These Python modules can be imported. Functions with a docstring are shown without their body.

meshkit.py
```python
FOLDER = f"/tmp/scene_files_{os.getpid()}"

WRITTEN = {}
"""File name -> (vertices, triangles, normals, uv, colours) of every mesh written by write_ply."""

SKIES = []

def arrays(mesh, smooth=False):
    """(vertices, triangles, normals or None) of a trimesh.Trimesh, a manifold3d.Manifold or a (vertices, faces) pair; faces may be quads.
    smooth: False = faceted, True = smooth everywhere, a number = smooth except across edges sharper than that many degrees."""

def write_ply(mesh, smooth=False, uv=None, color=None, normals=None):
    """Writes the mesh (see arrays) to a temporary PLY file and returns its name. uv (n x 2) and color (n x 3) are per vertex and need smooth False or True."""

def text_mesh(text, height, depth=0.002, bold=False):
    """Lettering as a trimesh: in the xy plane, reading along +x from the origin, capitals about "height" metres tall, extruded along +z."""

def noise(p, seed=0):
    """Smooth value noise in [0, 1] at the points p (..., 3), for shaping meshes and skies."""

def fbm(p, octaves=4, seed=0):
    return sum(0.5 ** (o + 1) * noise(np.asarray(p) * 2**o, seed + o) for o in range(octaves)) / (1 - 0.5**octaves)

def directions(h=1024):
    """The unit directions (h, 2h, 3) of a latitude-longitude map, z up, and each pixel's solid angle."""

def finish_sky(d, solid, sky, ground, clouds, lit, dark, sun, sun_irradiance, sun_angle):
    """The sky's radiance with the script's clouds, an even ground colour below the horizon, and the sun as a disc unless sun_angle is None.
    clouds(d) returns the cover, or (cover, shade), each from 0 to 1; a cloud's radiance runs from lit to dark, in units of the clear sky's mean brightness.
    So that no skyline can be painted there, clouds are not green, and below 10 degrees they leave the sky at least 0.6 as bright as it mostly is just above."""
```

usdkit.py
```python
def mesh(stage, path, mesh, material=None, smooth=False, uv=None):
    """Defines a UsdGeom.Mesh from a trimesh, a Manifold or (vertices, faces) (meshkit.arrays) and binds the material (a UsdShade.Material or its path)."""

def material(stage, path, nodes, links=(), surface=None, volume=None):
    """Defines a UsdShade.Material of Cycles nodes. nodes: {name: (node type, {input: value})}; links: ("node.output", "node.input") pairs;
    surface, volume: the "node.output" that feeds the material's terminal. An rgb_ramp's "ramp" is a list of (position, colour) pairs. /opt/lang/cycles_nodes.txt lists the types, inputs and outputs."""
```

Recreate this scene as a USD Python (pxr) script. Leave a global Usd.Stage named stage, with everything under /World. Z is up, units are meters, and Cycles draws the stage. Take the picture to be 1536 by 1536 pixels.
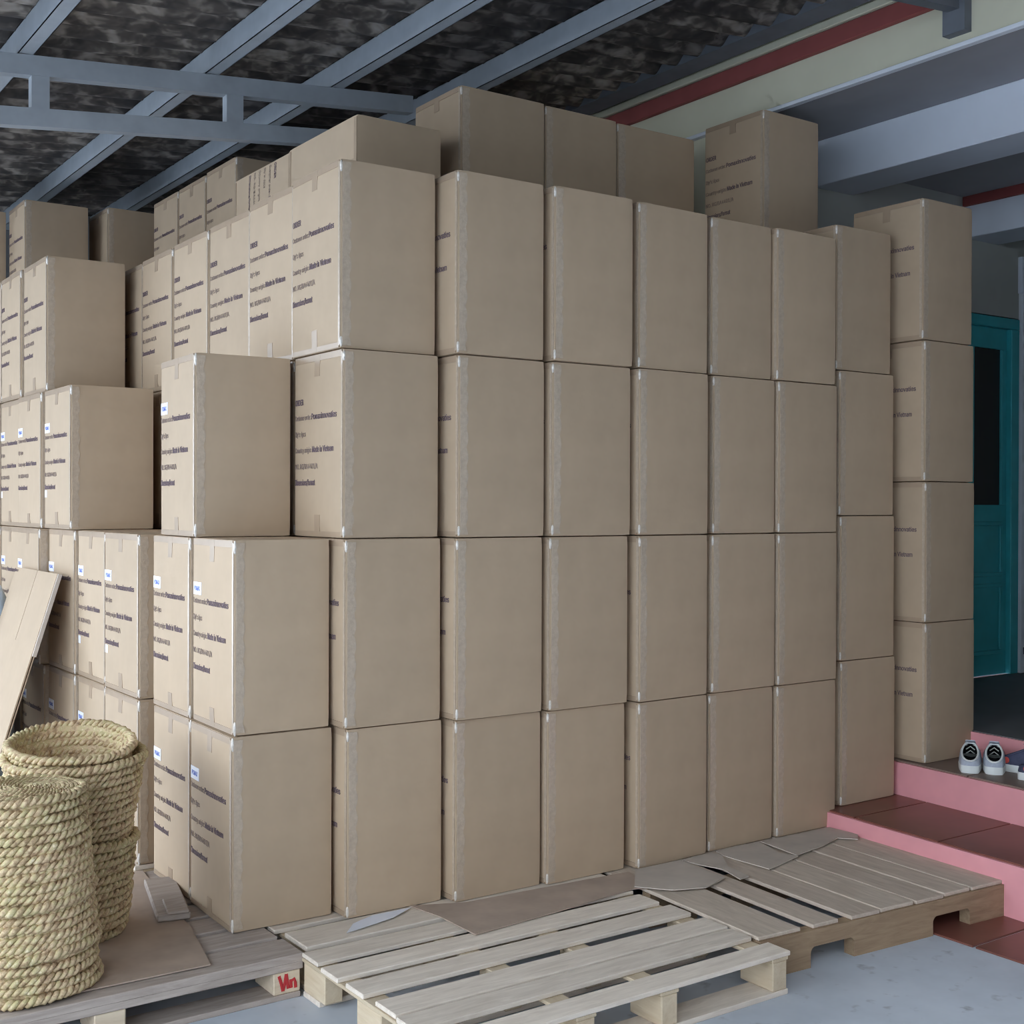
import math, random
import numpy as np
import trimesh
import usdkit, meshkit
from pxr import Usd, UsdGeom, UsdLux, UsdShade, Gf, Sdf
from shapely.geometry import Polygon, Point, box as sbox
from shapely.ops import unary_union

random.seed(7)
stage = Usd.Stage.CreateInMemory()
UsdGeom.SetStageUpAxis(stage, UsdGeom.Tokens.z)
UsdGeom.SetStageMetersPerUnit(stage, 1.0)
UsdGeom.Xform.Define(stage, '/World')
UsdGeom.Scope.Define(stage, '/World/Looks')

# ------------------------------------------------------------------ camera
EYE = np.array([0.0, 0.0, 1.3955])
YAW, PITCH, ROLL, FPX = math.radians(34.984), math.radians(-0.314), math.radians(0.160), 1871.56
cy_, sy_, cp_, sp_ = math.cos(YAW), math.sin(YAW), math.cos(PITCH), math.sin(PITCH)
fwd = np.array([sy_*cp_, cy_*cp_, sp_]); right = np.array([cy_, -sy_, 0.0]); up = np.cross(right, fwd)
r2 = math.cos(ROLL)*right + math.sin(ROLL)*up
u2 = -math.sin(ROLL)*right + math.cos(ROLL)*up
cam = UsdGeom.Camera.Define(stage, '/World/camera')
cam.AddTransformOp().Set(Gf.Matrix4d(*r2, 0, *u2, 0, *(-fwd), 0, *EYE, 1))
cam.CreateHorizontalApertureAttr(36.0); cam.CreateVerticalApertureAttr(36.0)
cam.CreateFocalLengthAttr(FPX/1536*36.0)
cam.CreateClippingRangeAttr(Gf.Vec2f(0.05, 200))
cam.CreateExposureAttr(0.82)

# ------------------------------------------------------------------ sky (overcast daylight)
sky = UsdLux.DomeLight.Define(stage, '/World/sky')
sky.CreateColorAttr(Gf.Vec3f(0.84, 0.95, 1.08)); sky.CreateIntensityAttr(1.0); sky.CreateExposureAttr(0.0)

# ------------------------------------------------------------------ materials
def mat(name, nodes, links, surface='p.BSDF'):
    return usdkit.material(stage, '/World/Looks/'+name, nodes, links, surface=surface)

def plain(name, col, rough=0.7, var=0.12, scale=6.0, bump=0.0, bscale=60.0, objvar=0.0, **kw):
    """base colour varied by fine noise (and from object to object), small bump"""
    c = np.array(col)
    nodes = {'tc': ('texture_coordinate', {}),
             'n': ('noise_texture', {'scale': scale, 'detail': 5.0, 'roughness': 0.6}),
             'r': ('rgb_ramp', {'ramp': [(0.25, tuple(c*(1-var))), (0.75, tuple(np.minimum(c*(1+var), 1)))]}),
             'p': ('principled_bsdf', {'roughness': rough, **kw})}
    links = [('tc.object', 'n.vector'), ('n.fac', 'r.fac')]
    out = 'r.color'
    if objvar:
        nodes['oi'] = ('object_info', {})
        nodes['mr'] = ('map_range', {'from_min': 0.0, 'from_max': 1.0, 'to_min': 1-objvar, 'to_max': 1+objvar})
        nodes['hs'] = ('hsv', {'hue': 0.5, 'saturation': 1.0, 'fac': 1.0})
        links += [('oi.random', 'mr.value'), ('mr.result', 'hs.value'), ('r.color', 'hs.color')]
        out = 'hs.color'
    links.append((out, 'p.base_color'))
    if bump:
        nodes['bn'] = ('noise_texture', {'scale': bscale, 'detail': 4.0})
        nodes['b'] = ('bump', {'strength': bump, 'distance': 0.004})
        links += [('tc.object', 'bn.vector'), ('bn.fac', 'b.height'), ('b.normal', 'p.normal')]
    return mat(name, nodes, links)

M = {}
M['card'] = plain('cardboard', (0.47, 0.352, 0.240), 0.72, 0.05, 9, 0.10, 40, objvar=0.05)
M['tape'] = plain('brown_tape', (0.40, 0.295, 0.205), 0.28, 0.05, 20)
M['cleartape'] = plain('clear_tape', (0.49, 0.39, 0.295), 0.25, 0.12, 60, 0.4, 70, coat_weight=0.25, coat_roughness=0.15)
M['shinytape'] = plain('shiny_clear_tape', (0.66, 0.60, 0.53), 0.12, 0.25, 90, 0.6, 160, coat_weight=1.0, coat_roughness=0.06)
M['ink'] = plain('print_ink', (0.15, 0.105, 0.115), 0.8, 0.2, 90)
M['inklight'] = plain('print_ink_thin', (0.26, 0.195, 0.165), 0.8, 0.2, 90)
M['sticker'] = plain('sticker_paper', (0.80, 0.81, 0.86), 0.5, 0.02)
M['blueink'] = plain('blue_ink', (0.12, 0.17, 0.50), 0.6, 0.05)
M['oldcard'] = plain('worn_cardboard', (0.42, 0.325, 0.26), 0.85, 0.16, 7, 0.25, 25)
M['greycard'] = plain('greyed_cardboard', (0.52, 0.45, 0.385), 0.85, 0.14, 7, 0.25, 25)
M['paper'] = plain('white_paper', (0.78, 0.80, 0.88), 0.5, 0.03)
M['concrete'] = None
M['pink'] = plain('pink_paint', (0.78, 0.34, 0.365), 0.6, 0.07, 5, 0.08, 40)
M['grout'] = plain('grout', (0.42, 0.36, 0.34), 0.9, 0.1, 20)
M['tile'] = plain('brown_tile', (0.20, 0.072, 0.052), 0.35, 0.22, 4, 0.05, 40, objvar=0.08)
M['tile2'] = plain('dull_brown_tile', (0.22, 0.155, 0.125), 0.5, 0.2, 4)
M['darkfloor'] = plain('dark_porch_floor', (0.13, 0.125, 0.13), 0.6, 0.2, 3)
M['cream'] = plain('cream_paint', (0.62, 0.60, 0.46), 0.7, 0.06, 3)
M['redband'] = plain('dark_red_paint', (0.27, 0.065, 0.06), 0.65, 0.15, 5)
M['whitetrim'] = plain('white_trim_paint', (0.72, 0.76, 0.82), 0.6, 0.04)
M['bluewhite'] = plain('pale_blue_paint', (0.66, 0.71, 0.80), 0.6, 0.05, 3)
M['underside'] = plain('slab_underside_paint', (0.33, 0.33, 0.35), 0.8, 0.08, 3)
M['porchwall'] = plain('grey_porch_wall', (0.42, 0.43, 0.40), 0.8, 0.06, 3)
M['turq'] = plain('turquoise_paint', (0.045, 0.40, 0.45), 0.4, 0.14, 6, 0.1, 30)
M['darkglass'] = mat('dark_door_glass', {'p': ('principled_bsdf', {'base_color': (0.008, 0.009, 0.012), 'roughness': 0.28})}, [])
M['metal'] = plain('grey_blue_steel_paint', (0.33, 0.36, 0.39), 0.5, 0.12, 8)
M['darkmetal'] = plain('dull_steel_paint', (0.14, 0.155, 0.18), 0.6, 0.15, 8)
M['redmark'] = plain('red_marker', (0.50, 0.03, 0.035), 0.7, 0.1)
M['shoegrey'] = plain('pale_grey_canvas', (0.42, 0.45, 0.52), 0.8, 0.12, 60, 0.2, 200)
M['shoenavy'] = plain('navy_mesh', (0.055, 0.06, 0.11), 0.75, 0.2, 60, 0.2, 200)
M['rubber'] = plain('white_rubber', (0.74, 0.76, 0.74), 0.5, 0.03)
M['insole'] = plain('black_insole', (0.012, 0.011, 0.014), 0.9, 0.2)
M['shoered'] = plain('red_badge', (0.62, 0.08, 0.06), 0.5, 0.05)
M['sack'] = plain('pale_blue_plastic', (0.62, 0.72, 0.82), 0.35, 0.06)
M['farwall'] = plain('rear_wall_plaster', (0.20, 0.20, 0.20), 0.9, 0.12, 2)
M['yardwall'] = plain('yard_wall_plaster', (0.15, 0.145, 0.14), 0.9, 0.1, 2)

def wood(name, col, dark, axis=0, objvar=0.10):
    sc = [3.0, 22.0, 22.0] if axis == 0 else [22.0, 3.0, 22.0]
    return mat(name, {
        'tc': ('texture_coordinate', {}), 'oi': ('object_info', {}),
        'mp': ('mapping', {'scale': tuple(sc)}),
        'n': ('noise_texture', {'scale': 2.2, 'detail': 6.0, 'roughness': 0.65, 'distortion': 0.6}),
        'r': ('rgb_ramp', {'ramp': [(0.28, dark), (0.5, tuple(0.5*(np.array(col)+np.array(dark)))), (0.72, col)]}),
        'mr': ('map_range', {'from_min': 0.0, 'from_max': 1.0, 'to_min': 1-objvar, 'to_max': 1+objvar}),
        'hs': ('hsv', {'hue': 0.5, 'saturation': 1.0, 'fac': 1.0}),
        'b': ('bump', {'strength': 0.3, 'distance': 0.002}),
        'p': ('principled_bsdf', {'roughness': 0.8})},
        [('tc.object', 'mp.vector'), ('mp.vector', 'n.vector'), ('n.fac', 'r.fac'), ('r.color', 'hs.color'),
         ('oi.random', 'mr.value'), ('mr.result', 'hs.value'), ('hs.color', 'p.base_color'), ('n.fac', 'b.height'), ('b.normal', 'p.normal')])
M['woodx'] = wood('pallet_wood_grain_x', (0.84, 0.745, 0.64), (0.62, 0.53, 0.44), 0)
M['woody'] = wood('pallet_wood_grain_y', (0.66, 0.56, 0.46), (0.47, 0.385, 0.305), 1)
M['freshx'] = wood('fresh_wood_x', (0.72, 0.60, 0.45), (0.57, 0.45, 0.32), 0)
M['freshy'] = wood('fresh_wood_y', (0.66, 0.55, 0.40), (0.54, 0.42, 0.28), 1)
M['greyx'] = wood('weathered_wood_x', (0.48, 0.41, 0.36), (0.31, 0.255, 0.22), 0)
M['oldx'] = wood('old_brown_wood_x', (0.40, 0.285, 0.175), (0.25, 0.165, 0.10), 0)
M['oldy'] = wood('old_grey_wood_y', (0.60, 0.50, 0.41), (0.42, 0.34, 0.27), 1)

M['concrete'] = mat('concrete', {
    'g': ('geometry', {}), 'n': ('noise_texture', {'scale': 1.6, 'detail': 8.0, 'roughness': 0.65}),
    'r': ('rgb_ramp', {'ramp': [(0.3, (0.44, 0.475, 0.525)), (0.55, (0.54, 0.58, 0.635)), (0.75, (0.60, 0.635, 0.68))]}),
    'n2': ('noise_texture', {'scale': 16.0, 'detail': 3.0, 'roughness': 0.5}),
    'r2': ('rgb_ramp', {'ramp': [(0.22, (0.6, 0.57, 0.57)), (0.38, (1, 1, 1))]}),
    'm': ('mix', {'mix_type': 'multiply', 'fac': 1.0}),
    'b': ('bump', {'strength': 0.25, 'distance': 0.004}),
    'p': ('principled_bsdf', {'roughness': 0.75})},
    [('g.position', 'n.vector'), ('n.fac', 'r.fac'), ('g.position', 'n2.vector'), ('n2.fac', 'r2.fac'),
     ('r.color', 'm.color1'), ('r2.color', 'm.color2'), ('m.color', 'p.base_color'), ('n2.fac', 'b.height'), ('b.normal', 'p.normal')])

# dark, stained corrugated sheet with pale lichen-like blotches
M['roof'] = mat('stained_corrugated_sheet', {
    'g': ('geometry', {}), 'mp': ('mapping', {'scale': (10.0, 22.0, 1.0)}),
    'v': ('noise_texture', {'scale': 1.0, 'detail': 2.5, 'roughness': 0.55, 'distortion': 0.4}),
    'r': ('rgb_ramp', {'ramp': [(0.36, (0.055, 0.048, 0.045)), (0.50, (0.11, 0.095, 0.082)), (0.62, (0.30, 0.265, 0.23)), (0.75, (0.42, 0.38, 0.34))]}),
    'n': ('noise_texture', {'scale': 0.9, 'detail': 4.0}),
    'r2': ('rgb_ramp', {'ramp': [(0.38, (0.35, 0.35, 0.38)), (0.60, (1.0, 0.97, 0.95))]}),
    'm': ('mix', {'mix_type': 'multiply', 'fac': 1.0}),
    'p': ('principled_bsdf', {'roughness': 0.75})},
    [('g.position', 'mp.vector'), ('mp.vector', 'v.vector'), ('v.fac', 'r.fac'), ('g.position', 'n.vector'), ('n.fac', 'r2.fac'),
     ('r.color', 'm.color1'), ('r2.color', 'm.color2'), ('m.color', 'p.base_color')])

M['straw'] = mat('seagrass_rope', {
    'tc': ('texture_coordinate', {}),
    'n': ('noise_texture', {'scale': 45.0, 'detail': 3.0, 'roughness': 0.7}),
    'r': ('rgb_ramp', {'ramp': [(0.25, (0.20, 0.125, 0.075)), (0.40, (0.40, 0.29, 0.18)), (0.50, (0.55, 0.44, 0.29)), (0.58, (0.46, 0.40, 0.22)), (0.68, (0.64, 0.55, 0.40)), (0.8, (0.74, 0.66, 0.52))]}),
    'n2': ('noise_texture', {'scale': 6.0, 'detail': 2.0}),
    'r2': ('rgb_ramp', {'ramp': [(0.35, (1.0, 0.99, 0.86)), (0.6, (1.22, 1.16, 1.10))]}),
    'm': ('mix', {'mix_type': 'multiply', 'fac': 1.0}),
    'p': ('principled_bsdf', {'roughness': 0.65})},
    [('tc.object', 'n.vector'), ('n.fac', 'r.fac'), ('tc.object', 'n2.vector'), ('n2.fac', 'r2.fac'),
     ('r.color', 'm.color1'), ('r2.color', 'm.color2'), ('m.color', 'p.base_color')])

# ------------------------------------------------------------------ helpers
used = {}
def numbered(parent, name):
    k = (str(parent), name); n = used.get(k, 0); used[k] = n+1
    return name if n == 0 else f'{name}_{n:03d}'
def tag(prim, label=None, category=None, group=None, kind=None):
    for k, v in (('label', label), ('category', category), ('group', group), ('kind', kind)):
        if v: prim.SetCustomDataByKey(k, v)
    return prim
def obj(name, mesh, m, parent='/World', smooth=False):
    path = f'{parent}/{numbered(parent, name)}'
    usdkit.mesh(stage, path, mesh, M[m], smooth=smooth)
    return stage.GetPrimAtPath(path)
def thing(name, loc=(0, 0, 0), rotz=0.0, label=None, category=None, group=None, kind=None, parent='/World'):
    x = UsdGeom.Xform.Define(stage, f'{parent}/{numbered(parent, name)}')
    x.AddTranslateOp().Set(Gf.Vec3d(*map(float, loc)))
    if rotz: x.AddRotateZOp().Set(float(rotz))
    tag(x.GetPrim(), label, category, group, kind)
    return x.GetPrim()
def cat(*ms): return trimesh.util.concatenate([m for m in ms])
def bx(x0, x1, y0, y1, z0, z1):
    m = trimesh.creation.box([x1-x0, y1-y0, z1-z0]); m.apply_translation([(x0+x1)/2, (y0+y1)/2, (z0+z1)/2]); return m
def cbox(x0, x1, y0, y1, z0, z1, c=0.003):
    """box with chamfered edges"""
    p = []
    for sx in (0, 1):
        for sy in (0, 1):
            for sz in (0, 1):
                X = x1 if sx else x0; Y = y1 if sy else y0; Z = z1 if sz else z0
                dx, dy, dz = (-c if sx else c), (-c if sy else c), (-c if sz else c)
                p += [(X, Y+dy, Z+dz), (X+dx, Y, Z+dz), (X+dx, Y+dy, Z)]
    return trimesh.Trimesh(p).convex_hull
def prism(poly, z0, z1):
    m = trimesh.creation.extrude_polygon(Polygon(poly) if not isinstance(poly, Polygon) else poly, z1-z0, engine='earcut')
    m.apply_translation([0, 0, z0]); return m
def slab_poly(poly, z, t, seed=0, amp=0.003, step=0.05):
    """thin flat sheet with a slightly wavy surface"""
    P = Polygon(poly); m = trimesh.creation.extrude_polygon(P, t, engine='earcut')
    m = m.subdivide_to_size(step)
    v = m.vertices.copy(); v[:, 2] += z + amp*(meshkit.fbm(np.c_[v[:, :2]*5, np.zeros(len(v))], 3, seed))*1.0
    return trimesh.Trimesh(v, m.faces)
def tube(pts, r, n=8, closed=False):
    pts = np.asarray(pts, float); k = len(pts)
    t = np.roll(pts, -1, 0)-np.roll(pts, 1, 0) if closed else np.gradient(pts, axis=0)
    t /= np.linalg.norm(t, axis=1, keepdims=True)
    ref = np.array([0, 0, 1.0]); a = np.cross(t, ref); bad = np.linalg.norm(a, axis=1) < 1e-3; a[bad] = np.cross(t[bad], [1.0, 0, 0])
    a /= np.linalg.norm(a, axis=1, keepdims=True); b = np.cross(a, t)
    rr = np.broadcast_to(np.asarray(r, float).reshape(-1, 1, 1) if np.ndim(r) else r, (k, 1, 1))
    ang = np.arange(n)/n*2*math.pi
    V = pts[:, None]+rr*(np.cos(ang)[None, :, None]*a[:, None]+np.sin(ang)[None, :, None]*b[:, None])
    F = []
    kk = k if closed else k-1
    i = np.arange(kk)[:, None]; j = np.arange(n)[None]
    i2 = (i+1) % k; j2 = (j+1) % n
    q = np.stack([i*n+j, i*n+j2, i2*n+j2, i2*n+j], -1).reshape(-1, 4)
    F = np.vstack([q[:, [0, 1, 2]], q[:, [0, 2, 3]]])
    V = V.reshape(-1, 3)
    if not closed:
        c0, c1 = len(V), len(V)+1
        V = np.vstack([V, pts[0], pts[-1]])
        e0 = np.array([[c0, (jj+1) % n, jj] for jj in range(n)]); e1 = np.array([[c1, (k-1)*n+jj, (k-1)*n+(jj+1) % n] for jj in range(n)])
        F = np.vstack([F, e0, e1])
    m = trimesh.Trimesh(V, F, process=False); 
    return m

# ------------------------------------------------------------------ levels
PT = 0.125                       # pallet top
T1, T2, T3 = 0.1906, 0.3315, 0.438   # step treads
W, D, H = 0.338, 0.359, 0.583    # one carton

# ================================================================== THE SETTING
fl = thing('floor', kind='structure')
FP = fl.GetPath().pathString
obj('floor_slab', bx(-14, 12, -12, 12, -0.2, 0.0), 'concrete', FP)
X1 = lambda y: 3.82+0.066*(y-2.845)      # front of first step
X2 = lambda y: 4.29+0.066*(y-3.04)
X3 = lambda y: 4.668+0.066*(y-3.36)
for k in range(-1, 6):                    # brown floor tiles laid in front of the steps
    y0, y1 = 2.385+0.4*(k-2), 2.385+0.4*(k-1)
    g = 0.006
    obj('tile', prism([(3.45+g, y0+g), (X1(y0)-0.0, y0+g), (X1(y1)-0.0, y1-g), (3.45+g, y1-g)], 0.0, 0.006), 'tile', FP)

st = thing('steps', kind='structure'); SP = st.GetPath().pathString
ya, yb = 0.2, 6.5
def band(xa, xb, z0, z1): return prism([(xa(ya), ya), (xb(ya), ya), (xb(yb), yb), (xa(yb), yb)], z0, z1)
far = lambda y: 8.0
obj('riser', band(X1, X2, 0.0, T1-0.006), 'pink', SP)
obj('riser', band(X2, X3, 0.0, T2-0.006), 'pink', SP)
obj('riser', prism([(X3(2.0), 2.0), (8.0, 2.0), (8.0, 4.22), (X3(4.22), 4.22)], 0.0, T3-0.004), 'pink', SP)
for k in range(0, 9):
    y0, y1 = 2.79+0.4*(k-4), 2.79+0.4*(k-3); g = 0.004
    obj('tile', prism([(X1(y0)+.014, y0+g), (X2(y0)-.001, y0+g), (X2(y1)-.001, y1-g), (X1(y1)+.014, y1-g)], T1-0.006, T1), 'tile', SP)
for k in range(0, 9):
    y0, y1 = 2.60+0.4*(k-4), 2.60+0.4*(k-3); g = 0.004
    obj('tile', prism([(X2(y0)+.014, y0+g), (X3(y0)-.001, y0+g), (X3(y1)-.001, y1-g), (X2(y1)+.014, y1-g)], T2-0.006, T2), 'tile2', SP)
obj('porch_floor', prism([(X3(2.0)+.012, 2.0), (8.0, 2.0), (8.0, 4.22), (X3(4.22)+.012, 4.22)], T3-0.004, T3), 'darkfloor', SP)

RY0_ = 0.15
# house front: upper wall, slab, beams
hw = thing('wall_right', kind='structure'); HP = hw.GetPath().pathString
HX, HY0, HY1 = 4.23, -2.69, 8.59
obj('upper_wall', cat(bx(HX, HX+0.2, HY0, HY1, 3.202, 3.95), bx(HX+.02, HX+0.2, 4.44, HY1, 0.44, 3.2), bx(HX+.02, HX+.2, 4.2, 4.44, .44, 3.19)), 'cream', HP)
obj('red_band', cbox(HX-0.03, HX, HY0, HY1, 3.372, 3.45, .004), 'redband', HP)
obj('cream_moulding', cat(cbox(HX-0.045, HX, HY0, HY1, 3.452, 3.487, .004), cbox(HX-0.03, HX, HY0, HY1, 3.49, 3.512, .004)), 'cream', HP)
obj('eave_angle', bx(4.04, 4.168, RY0_+.1, HY1, 3.482, 3.56), 'darkmetal', HP)
obj('drip_edge', cbox(HX-0.012, HX+0.02, HY0, HY1, 3.186, 3.204, .002), 'whitetrim', HP)
obj('slab', cat(bx(HX+0.2, 8.2, HY0, 4.42, 3.2, 3.4), bx(HX, HX+0.2, HY0, 4.42, 3.195, 3.202), bx(5.066, 6.02, HY0, 4.22, 3.1, 3.2)), 'underside', HP)
obj('beam', cbox(4.78, 5.066, HY0, 4.42, 2.977, 3.2, .004), 'bluewhite', HP)
obj('beam', cbox(6.0, 6.3, HY0, 4.22, 2.875, 3.1, .004), 'bluewhite', HP)
obj('red_cornice', cbox(5.975, 6.0, HY0, 4.22, 3.047, 3.1, .003), 'redband', HP)
obj('porch_side_wall', bx(4.75, 7.99, HY0, 2.0, 0.0, 3.195), 'porchwall', HP)
obj('end_wall', bx(8.0, 8.2, HY0, 4.42, T3, 3.2), 'porchwall', HP)
wb = thing('wall_back', kind='structure'); BP = wb.GetPath().pathString
obj('porch_wall', cat(bx(4.44, 5.6, 4.22, 4.42, T3-.1, 3.2), bx(6.5, 8.0, 4.22, 4.42, T3-.1, 3.2), bx(5.6, 6.5, 4.22, 4.42, 2.475, 3.2), bx(5.5, 6.6, 4.42, 4.45, T3-.1, 3.2)), 'porchwall', BP)
obj('white_wall_panel', cbox(6.508, 7.6, 4.195, 4.22, T3, 2.62, .003), 'whitetrim', BP)
obj('pale_blue_panel', cbox(6.50, 7.6, 4.19, 4.22, 2.62, 2.83, .003), 'bluewhite', BP)
obj('dark_stripe', cbox(6.53, 7.6, 4.188, 4.195, 0.545, 0.585, .001), 'shoenavy', BP)
obj('rear_wall', bx(-0.5, 8.2, 8.6, 8.8, 0, 4.2), 'farwall', BP)

dr = thing('door_1', (0, 0, 0), kind='structure'); DP = dr.GetPath().pathString
DX0, DX1, DY, DZ0, DZ1 = 5.62, 6.492, 4.235, T3, 2.468
frame_top = cbox(DX0-.02, DX1+.008, DY-.03, DY+.08, DZ1-.06, DZ1, .004)
obj('door_frame', cat(frame_top, cbox(DX1-.07, DX1+.006, DY-.03, DY+.08, DZ0, DZ1-.06, .004), cbox(DX0-.02, DX0+.05, DY-.03, DY+.08, DZ0, DZ1-.06, .004)), 'turq', DP)
leaf = [cbox(DX0+.05, DX1-.07, DY, DY+.04, DZ0+.001, 1.405, .003), cbox(DX0+.05, DX1-.07, DY, DY+.04, 2.29, DZ1-.06, .003),
        cbox(6.375, DX1-.07, DY, DY+.04, 1.405, 2.29, .003), cbox(DX0+.05, 6.118, DY, DY+.04, 1.405, 2.29, .003)]
obj('door_leaf', cat(*leaf), 'turq', DP)
obj('glass_pane', bx(6.118, 6.375, DY+.015, DY+.022, 1.405, 2.29), 'darkglass', DP)
for z0, z1 in ((1.00, 1.31), (0.56, 0.96)):
    a, b, t = 6.02, 6.37, 0.022
    obj('panel_moulding', cat(cbox(a, b, DY-.012, DY, z1-t, z1, .003), cbox(a, b, DY-.012, DY, z0, z0+t, .003),
                              cbox(a, a+t, DY-.012, DY, z0+t, z1-t, .003), cbox(b-t, b, DY-.012, DY, z0+t, z1-t, .003)), 'turq', DP)

# a boundary wall of the yard behind the viewer
obj('wall_front', bx(-2.6, 8.2, -2.9, -2.7, 0, 7.0), 'yardwall')
tag(stage.GetPrimAtPath('/World/wall_front'), kind='structure')
obj('wall_left', bx(-8.2, -8.0, -6, 12, 0, 1.3), 'yardwall')     # low wall on the open side of the shed
tag(stage.GetPrimAtPath('/World/wall_left'), kind='structure')

# ------------------------------------------------------------------ roof
RZ = lambda x: 2.9936+0.097*x            # underside of the purlins
ce = thing('ceiling', kind='structure'); CP = ce.GetPath().pathString
RX0, RX1, RY0, RY1 = -2.1, 4.228, 0.15, 8.6
pitch = 0.15; ny = int((RY1-RY0)/pitch*10); ys = np.linspace(RY0, RY1, ny+1); xs = np.linspace(RX0, RX1, 12)
V = []
for s in (0.0, 0.007):
    for x in xs:
        V += [(x, y, RZ(x)+0.10+0.024+0.024*math.cos(2*math.pi*y/pitch)+s) for y in ys]
V = np.array(V); n1 = ny+1; nx = len(xs); F = []
for i in range(nx-1):
    for j in range(ny):
        a = i*n1+j; q = (a, a+1, a+n1+1, a+n1); o = nx*n1
        F += [(q[0], q[1], q[2]), (q[0], q[2], q[3]), (q[2]+o, q[1]+o, q[0]+o), (q[3]+o, q[2]+o, q[0]+o)]
obj('roof_sheet', (V, np.array(F)), 'roof', CP, smooth=True)
def cpurlin(x, y0, y1):
    z = RZ(x); w, hh, t, lip = 0.055, 0.10, 0.003, 0.014
    m = cat(bx(x-w, x-w+t, y0, y1, z, z+hh), bx(x-w, x, y0, y1, z, z+t), bx(x-w, x, y0, y1, z+hh-t, z+hh), bx(x-t, x, y0, y1, z, z+lip), bx(x-t, x, y0, y1, z+hh-lip, z+hh))
    return m
for x in (-1.86, -1.24, -0.62, 0.0, 0.62, 1.24, 1.985, 2.565, 3.20):
    obj('purlin', cpurlin(x, RY0+.02, RY1-.01), 'metal', CP)

def truss(y, label, m='metal', xend=None, posts=(), x0=-2.25, bot_end=2.66):
    t = thing('roof_truss', (0, 0, 0), label=label, category='roof truss'); TP = t.GetPath().pathString
    def chord(xa, xb, ztop, hh):
        a = np.array([[xa, 0], [xb, 0]])
        P = [(xa, ztop(xa)-hh), (xb, ztop(xb)-hh), (xb, ztop(xb)), (xa, ztop(xa))]
        m_ = trimesh.creation.extrude_polygon(Polygon(P), 0.05, engine='earcut')
        m_.apply_transform(np.array([[1, 0, 0, 0], [0, 0, 1, y-0.025], [0, 1, 0, 0], [0, 0, 0, 1.0]])); m_.fix_normals(); return m_
    top = lambda x: RZ(x)
    bot = lambda x: 2.778+0.1085*x
    xe = xend
    obj('top_chord', chord(x0, xe, top, 0.077), m, TP)
    obj('bottom_chord', chord(x0, bot_end, bot, 0.070), m, TP)
    for a, b in posts:
        P = [(a, bot(a)-0.002), (b, bot(b)-0.002), (b, top(b)-0.075), (a, top(a)-0.075)]
        m_ = trimesh.creation.extrude_polygon(Polygon(P), 0.046, engine='earcut')
        m_.apply_transform(np.array([[1, 0, 0, 0], [0, 0, 1, y-0.023], [0, 1, 0, 0], [0, 0, 0, 1.0]])); m_.fix_normals()
        obj('post', m_, m, TP)
    return TP
truss(5.0, 'painted grey-blue steel roof truss crossing above the left part of the carton pile', 'metal', 2.92, [(0.50, 0.565), (1.233, 1.30), (2.019, 2.093)])
tp = truss(3.0, 'dark grey steel truss end against the cream house wall, at top right', 'darkmetal', 4.2, [(0.30, 0.365)], bot_end=1.0)
P2m = bx(4.186, 4.279, 2.95, 3.05, 3.235, 3.40)
obj('post', P2m, 'darkmetal', tp)

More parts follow.
